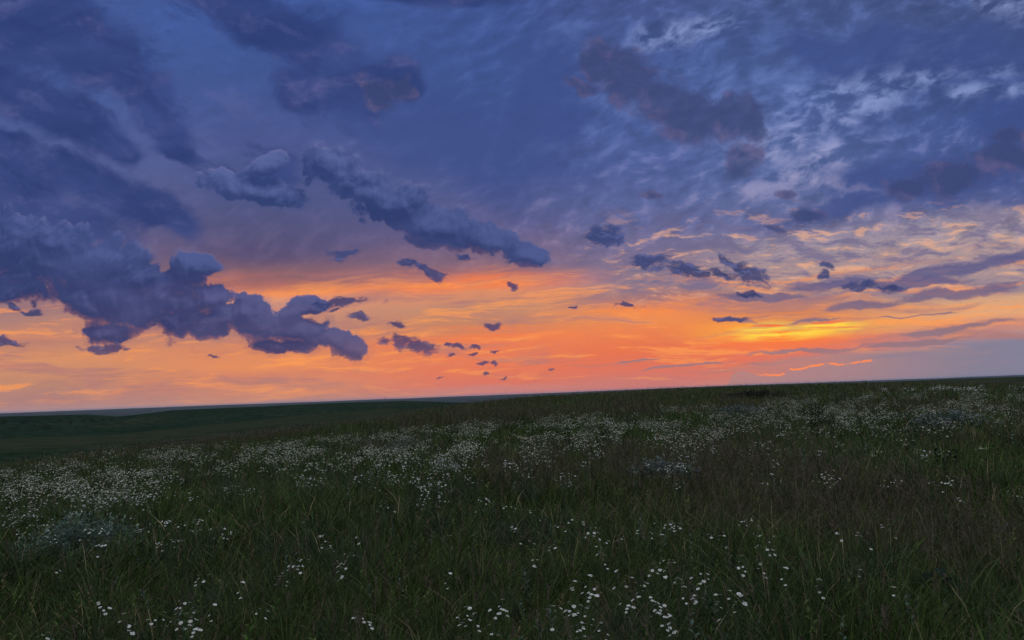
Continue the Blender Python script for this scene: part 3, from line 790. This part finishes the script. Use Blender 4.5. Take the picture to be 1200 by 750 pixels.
# =================================================================== leafy plants and shrubs
def leafy(name, label, cat, px, py, h, w, nl, leafL, leafW, c, group=None, stems=1, up=.7, above=0.0):
    q, ok, t = hit(px, py, above)
    root = bpy.data.objects.new(name, None); col.objects.link(root); root.location = q[0]; root.empty_display_size = .1
    st = Bag(); lf = Bag()
    for k in range(stems):
        a0 = random.uniform(0, 2*PI); rr = w*.5*math.sqrt(random.random()) if stems > 1 else 0
        b0 = np.array([math.cos(a0)*rr*.5, math.sin(a0)*rr*.5, -.02]); hh = h*random.uniform(.75, 1.05)
        top = np.array([math.cos(a0)*rr, math.sin(a0)*rr, hh]); mid = (b0+top)/2+np.array([random.uniform(-.02, .02), random.uniform(-.02, .02), 0])
        st.tube([b0, mid, top], .004, .002, (.05, .06, .03), 5)
        for i in range(nl):
            f = .15+.85*i/max(1, nl-1); p = b0*(1-f)+top*f
            a = i*2.4+k; L = leafL*(1.1-.55*f)*random.uniform(.8, 1.2)
            lf.leaf(p, (math.cos(a), math.sin(a), up*(.5+f)), L, leafW*random.uniform(.8, 1.2), np.array(c)*random.uniform(.7, 1.3), droop=.25)
    st.make('stem', M_STEM, root, True); lf.make('foliage', M_LEAF, root)
    root['label'] = label; root['category'] = cat
    if group: root['group'] = group
    return root
DK = (.020, .045, .018); YG = (.085, .140, .022); GR = (.045, .085, .030); SG = (.150, .215, .170)
leafy('leafy_plant', 'dark upright leafy plant left of centre in front of the flower band', 'plant', 421, 560, .50, .2, 30, .16, .035, DK, stems=3)
leafy('leafy_plant', 'dark leafy plant right of centre, left of a close pair', 'plant', 667, 541, .52, .25, 26, .15, .034, DK, 'pair of leafy plants', stems=3)
leafy('leafy_plant', 'dark leafy plant right of centre, right of a close pair', 'plant', 706, 537, .50, .22, 26, .15, .034, DK, 'pair of leafy plants', stems=3)
leafy('leafy_plant', 'darkest bushy plant standing in the flower band towards the right', 'plant', 955, 506, .62, .5, 26, .18, .04, (.012,.028,.012), stems=6)
leafy('leafy_plant', 'dark tufted plant behind the white flowers near the right edge', 'plant', 1113, 574, .45, .25, 26, .15, .03, (.012,.028,.014), stems=4)
leafy('leafy_plant', 'dark green leafy plant cut by the far left side above the grey shrub', 'plant', 402, 590, .34, .15, 22, .12, .028, DK, stems=2) ['label'] = 'short dark leafy plant left of centre, below the upright one'
sp = 'bright green shoots in the foreground grass'
leafy('green_shoot', 'bright yellow-green leafy shoot near the bottom, left of the tall white flowers', 'plant', 456, 722, .40, .04, 14, .075, .014, YG, sp, up=1.5, stems=2)
leafy('green_shoot', 'soft green leafy shoot above the bright yellow-green one', 'plant', 484, 700, .40, .04, 14, .075, .013, GR, sp, up=1.5, stems=2)
leafy('green_shoot', 'yellow-green leafy shoot beneath the single flowers at the centre', 'plant', 658, 692, .42, .04, 14, .085, .013, YG, sp, up=1.6, stems=2)
leafy('green_shoot', 'green leafy shoot between the two brighter shoots', 'plant', 531, 706, .38, .04, 12, .065, .012, GR, sp, up=1.4, stems=2)
leafy('green_shoot', 'green leafy shoot left of the bright yellow-green one', 'plant', 420, 712, .38, .04, 12, .065, .012, GR, sp, up=1.4, stems=2)
leafy('green_shoot', 'thin yellowing shoot with narrow leaves by the centre flowers', 'plant', 634, 722, .42, .03, 18, .035, .008, (.13,.12,.03), sp, up=1.0, stems=2)
leafy('green_shoot', 'thin green shoot with narrow leaves, right of the yellowing one', 'plant', 645, 724, .42, .03, 18, .035, .008, (.08,.12,.03), sp, up=1.0, stems=1)
leafy('broadleaf_plant', 'grey-green broad-leaved plant at the bottom edge on the right', 'plant', 1052, 746, .20, .3, 9, .17, .055, (.045,.075,.055), 'broad-leaved plants', stems=3, up=.7)
leafy('broadleaf_plant', 'dark broad-leaved plant at the bottom edge, right of the grey-green one', 'plant', 1112, 742, .28, .3, 9, .17, .06, (.012,.026,.018), 'broad-leaved plants', stems=3, up=.6)
leafy('thistle_rosette', 'pale grey-blue leafy rosette in the dark grass at the right', 'plant', 1176, 650, .22, .12, 9, .10, .022, (.10,.12,.13), stems=2, up=.8)

def shrub(name, label, px, py, w, d, h, n, c, lw=.008, ll=.03):
    q, ok, t = hit(px, py)
    root = bpy.data.objects.new(name, None); col.objects.link(root); root.location = q[0]
    st = Bag(); lf = Bag()
    for k in range(n):
        a = random.uniform(0, 2*PI); rr = math.sqrt(random.random())
        x, y = math.cos(a)*rr*w/2, math.sin(a)*rr*d/2
        gz = float(H(q[0, 0]+x, q[0, 1]+y))-q[0, 2]
        hh = h*(1-.55*rr*rr)*random.uniform(.7, 1.1)
        b0 = np.array([x*.55, y*.55, gz-.02]); tp = np.array([x, y, gz+hh])
        st.tube([b0, (b0+tp)/2+[0, 0, .03], tp], .003, .0015, np.array(c)*.7, 3)
        for i in range(16):
            f = .3+.7*random.random(); p = b0*(1-f)+tp*f; aa = random.uniform(0, 2*PI)
            lf.leaf(p, (math.cos(aa), math.sin(aa), random.uniform(-.1, .9)), ll*random.uniform(.7, 1.4), lw*random.uniform(.8, 1.4), np.array(c)*random.uniform(.4, 1.5), .1, .1)
    st.make('stem', M_STEM, root); lf.make('foliage', M_LEAF, root)
    root['label'] = label; root['category'] = 'shrub'; root['group'] = 'grey-leaved shrubs in the meadow'
shrub('grey_shrub', 'wide low grey-green shrub in the grass at the left', 92, 668, 1.3, .9, .54, 330, SG, .013, .048)
shrub('grey_shrub', 'pale bluish shrub right of centre below the flower band', 778, 572, 1.1, .9, .42, 150, (.16,.20,.19), .020, .060)
shrub('grey_shrub', 'blue-grey shrub at the right under the last white flowers', 1118, 510, 2.0, 1.6, .5, 170, (.14,.17,.18), .03, .08)
shrub('grey_shrub', 'dull green low shrub at the right, left of the blue-grey one', 1043, 503, 2.0, 1.4, .42, 240, (.030,.060,.038), .02, .06)
shrub('grey_shrub', 'grey shrub half hidden among white flowers left of centre', 472, 536, 1.2, 1.0, .44, 240, (.17,.21,.19), .014, .04)
shrub('grey_shrub', 'grey shrub inside the flower band right of centre', 868, 492, 2.0, 1.5, .5, 160, (.14,.17,.16), .03, .08)
shrub('grey_shrub', 'dark low bush on the grassy crest at the right', 888, 467, 3.4, 2.5, .45, 160, (.015,.022,.012), .05, .12)

def weeds():
    b = Bag(); n = 0
    for r0, r1, num, nl, k in ((3.4, 9, 420, 14, 1.0), (9, 26, 650, 9, 1.7), (26, 70, 380, 6, 3.2)):
        for _ in range(num):
            r = r0*(r1/r0)**random.random(); th = math.radians(random.uniform(-38, 38))
            x, y = r*math.sin(th), r*math.cos(th)
            z = float(H(x, y)); h = random.uniform(.18, .42)
            c = np.array(random.choice([(.050,.110,.022),(.030,.060,.022),(.12,.17,.13),(.080,.14,.030),(.15,.19,.06),(.16,.12,.07)]))
            L = random.uniform(.03, .075)*math.sqrt(k); W = L*random.choice([.16, .22, .35])*math.sqrt(k)
            ln = np.array([random.uniform(-.3, .3), random.uniform(-.3, .3), 1])
            b.tube([(x, y, z), (x+ln[0]*h, y+ln[1]*h, z+h)], .0016*k, .0008*k, c*.8, 3)
            for i in range(nl):
                f = .3+.7*i/nl; a = i*2.4
                b.leaf((x+ln[0]*h*f, y+ln[1]*h*f, z+h*f), (math.cos(a), math.sin(a), .4+f), L*(1.15-.5*f), W, c*random.uniform(.7, 1.35), .3)
    o = b.make('meadow_weeds', M_LEAF); o['kind'] = 'stuff'; o['category'] = 'weeds'
    o['label'] = 'low leafy weeds mixed through the meadow grass'
weeds()

# ------------------------------------------------------------------ distant bushes and trees
def far_tree(name, label, px, py, h, w, c, cat='bush', group=None, trunk=True, rmax=30000):
    for k in range(60):          # slide down to the crest when the point lies just over it
        q, ok, t = hit(px, py+.15*k, 0, rmax)
        if ok[0]: break
    root = bpy.data.objects.new(name, None); col.objects.link(root); root.location = q[0]
    s = h
    tb = Bag(); tb.tube([(0, 0, -.05*s), (.02*s, 0, .25*s), (0, .02*s, .6*s)], .05*s, .02*s, (.05, .04, .03), 6)
    for k in range(4):
        a = k*1.6+random.random(); tb.tube([(0, 0, .25*s+.05*s*k), (math.cos(a)*w*.3, math.sin(a)*w*.3, .6*s)], .02*s, .008*s, (.05, .04, .03), 4)
    tb.make('trunk', M_BARK, root, True)
    cr = Bag()
    for k in range(260):
        a = random.uniform(0, 2*PI); v = random.random(); rr = random.random()**.4
        lob = 1+.25*math.sin(3*a+h)+.15*math.sin(5*a)
        zz = .18+.82*v; prof = math.sin(PI*min(1, max(.06, (v*.86+.12))))**.6
        p = np.array([math.cos(a)*w/2*rr*prof*lob, math.sin(a)*w/2*rr*prof*lob, zz*s])
        L = .14*s; d = np.array([random.uniform(-1, 1), random.uniform(-1, 1), random.uniform(-.4, .8)])
        cr.leaf(p, d, L, L*.7, np.array(c)*random.uniform(.6, 1.4), .1, .1)
    cr.make('crown', M_LEAF, root)
    root['label'] = label; root['category'] = cat
    if group: root['group'] = group
BG_ = 'dark bushes dotting the left valley'
for i, (x, y, h, w, lab) in enumerate([
    (55,502.5,2.4,5.0,'largest dark bush alone on the left valley floor'),
    (4,497,2.0,4.0,'dark bush on the valley slope at the picture\'s left edge'),
    (26,497,2.0,6.5,'wide dark bush on the valley slope, second from the left edge'),
    (69,495,1.6,3.6,'dark bush above the largest lone bush on the left slope'),
    (83,497,1.4,2.4,'small dark bush just right of the one above the lone bush'),
    (97,496,1.6,3.2,'small dark bush in the row below the low hill, at its left end'),
    (108,495.5,1.6,4.0,'dark bush in the row below the low hill, in its middle'),
    (121,494,1.6,3.6,'dark bush in the row below the low hill, at its right end'),
    (40,500.5,1.2,2.4,'tiny dark bush left of the largest lone bush'),
    (10,503,1.2,2.8,'tiny dark bush low on the slope near the left edge'),
    (151,491,1.4,2.6,'small dark bush on the far slope right of the row'),
    (131,493.5,1.2,2.4,'tiny dark bush past the right end of the row')]):
    far_tree('bush', lab, x, y, h*1.5, w*1.4, (.003, .007, .004), 'bush', BG_, rmax=1500)
TG = 'distant trees on the plain'
for x, y, h, w, lab in [(452,467.6,34,30,'lone tiny tree standing on the far horizon left of centre'),
    (538,467.5,20,70,'dark grove on the blue plain, leftmost of three'),(559,466.8,20,50,'dark grove on the blue plain, middle of three'),(579,466,22,46,'dark grove on the blue plain, rightmost of three'),
    (677,457.6,24,40,'tiny dark tree breaking the far horizon right of centre')]:
    far_tree('tree', lab, x, y, h, w, (.012, .018, .014), 'tree', TG)

# =================================================================== haze, sun, settings
hb = Bag(); X = 34500.0; z0, z1 = -90.0, 24.0
hb.add([(-X,-X,z0),(X,-X,z0),(X,X,z0),(-X,X,z0),(-X,-X,z1),(X,-X,z1),(X,X,z1),(-X,X,z1)], (0,0,0), f4=[(0,3,2,1),(4,5,6,7),(0,1,5,4),(1,2,6,5),(2,3,7,6),(3,0,4,7)])
hm = bpy.data.materials.new('evening_haze'); hm.use_nodes = True; ht = hm.node_tree; ht.nodes.clear()
pv = ht.nodes.new('ShaderNodeVolumePrincipled'); pv.inputs['Color'].default_value = (.62, .74, 1.0, 1); pv.inputs['Density'].default_value = 2.2e-5
ho = ht.nodes.new('ShaderNodeOutputMaterial'); ht.links.new(pv.outputs[0], ho.inputs['Volume'])
if HAZE:
    o = hb.make('haze', hm); o['kind'] = 'stuff'; o['label'] = 'thin blue evening haze over the far plain'; o['category'] = 'haze'

sd_ = bpy.data.lights.new('sun', 'SUN'); sd_.energy = .12; sd_.angle = math.radians(4); sd_.color = (1, .55, .28)
so = bpy.data.objects.new('sun', sd_); col.objects.link(so)
az, el = math.radians(SUN_AZ), math.radians(SUN_EL)
so.rotation_euler = Vector((math.sin(az)*math.cos(el), math.cos(az)*math.cos(el), math.sin(el))).to_track_quat('Z', 'Y').to_euler()
cy = scene.cycles
cy.max_bounces = 4; cy.diffuse_bounces = 2; cy.glossy_bounces = 1; cy.transmission_bounces = 2; cy.volume_bounces = 0; cy.transparent_max_bounces = 4
cy.use_adaptive_sampling = True; cy.adaptive_threshold = .01; cy.adaptive_min_samples = 12
cy.caustics_reflective = False; cy.caustics_refractive = False
cy.use_denoising = True; cy.denoiser = 'OPENIMAGEDENOISE'; cy.denoising_input_passes = 'RGB_ALBEDO_NORMAL'; cy.denoising_prefilter = 'ACCURATE'
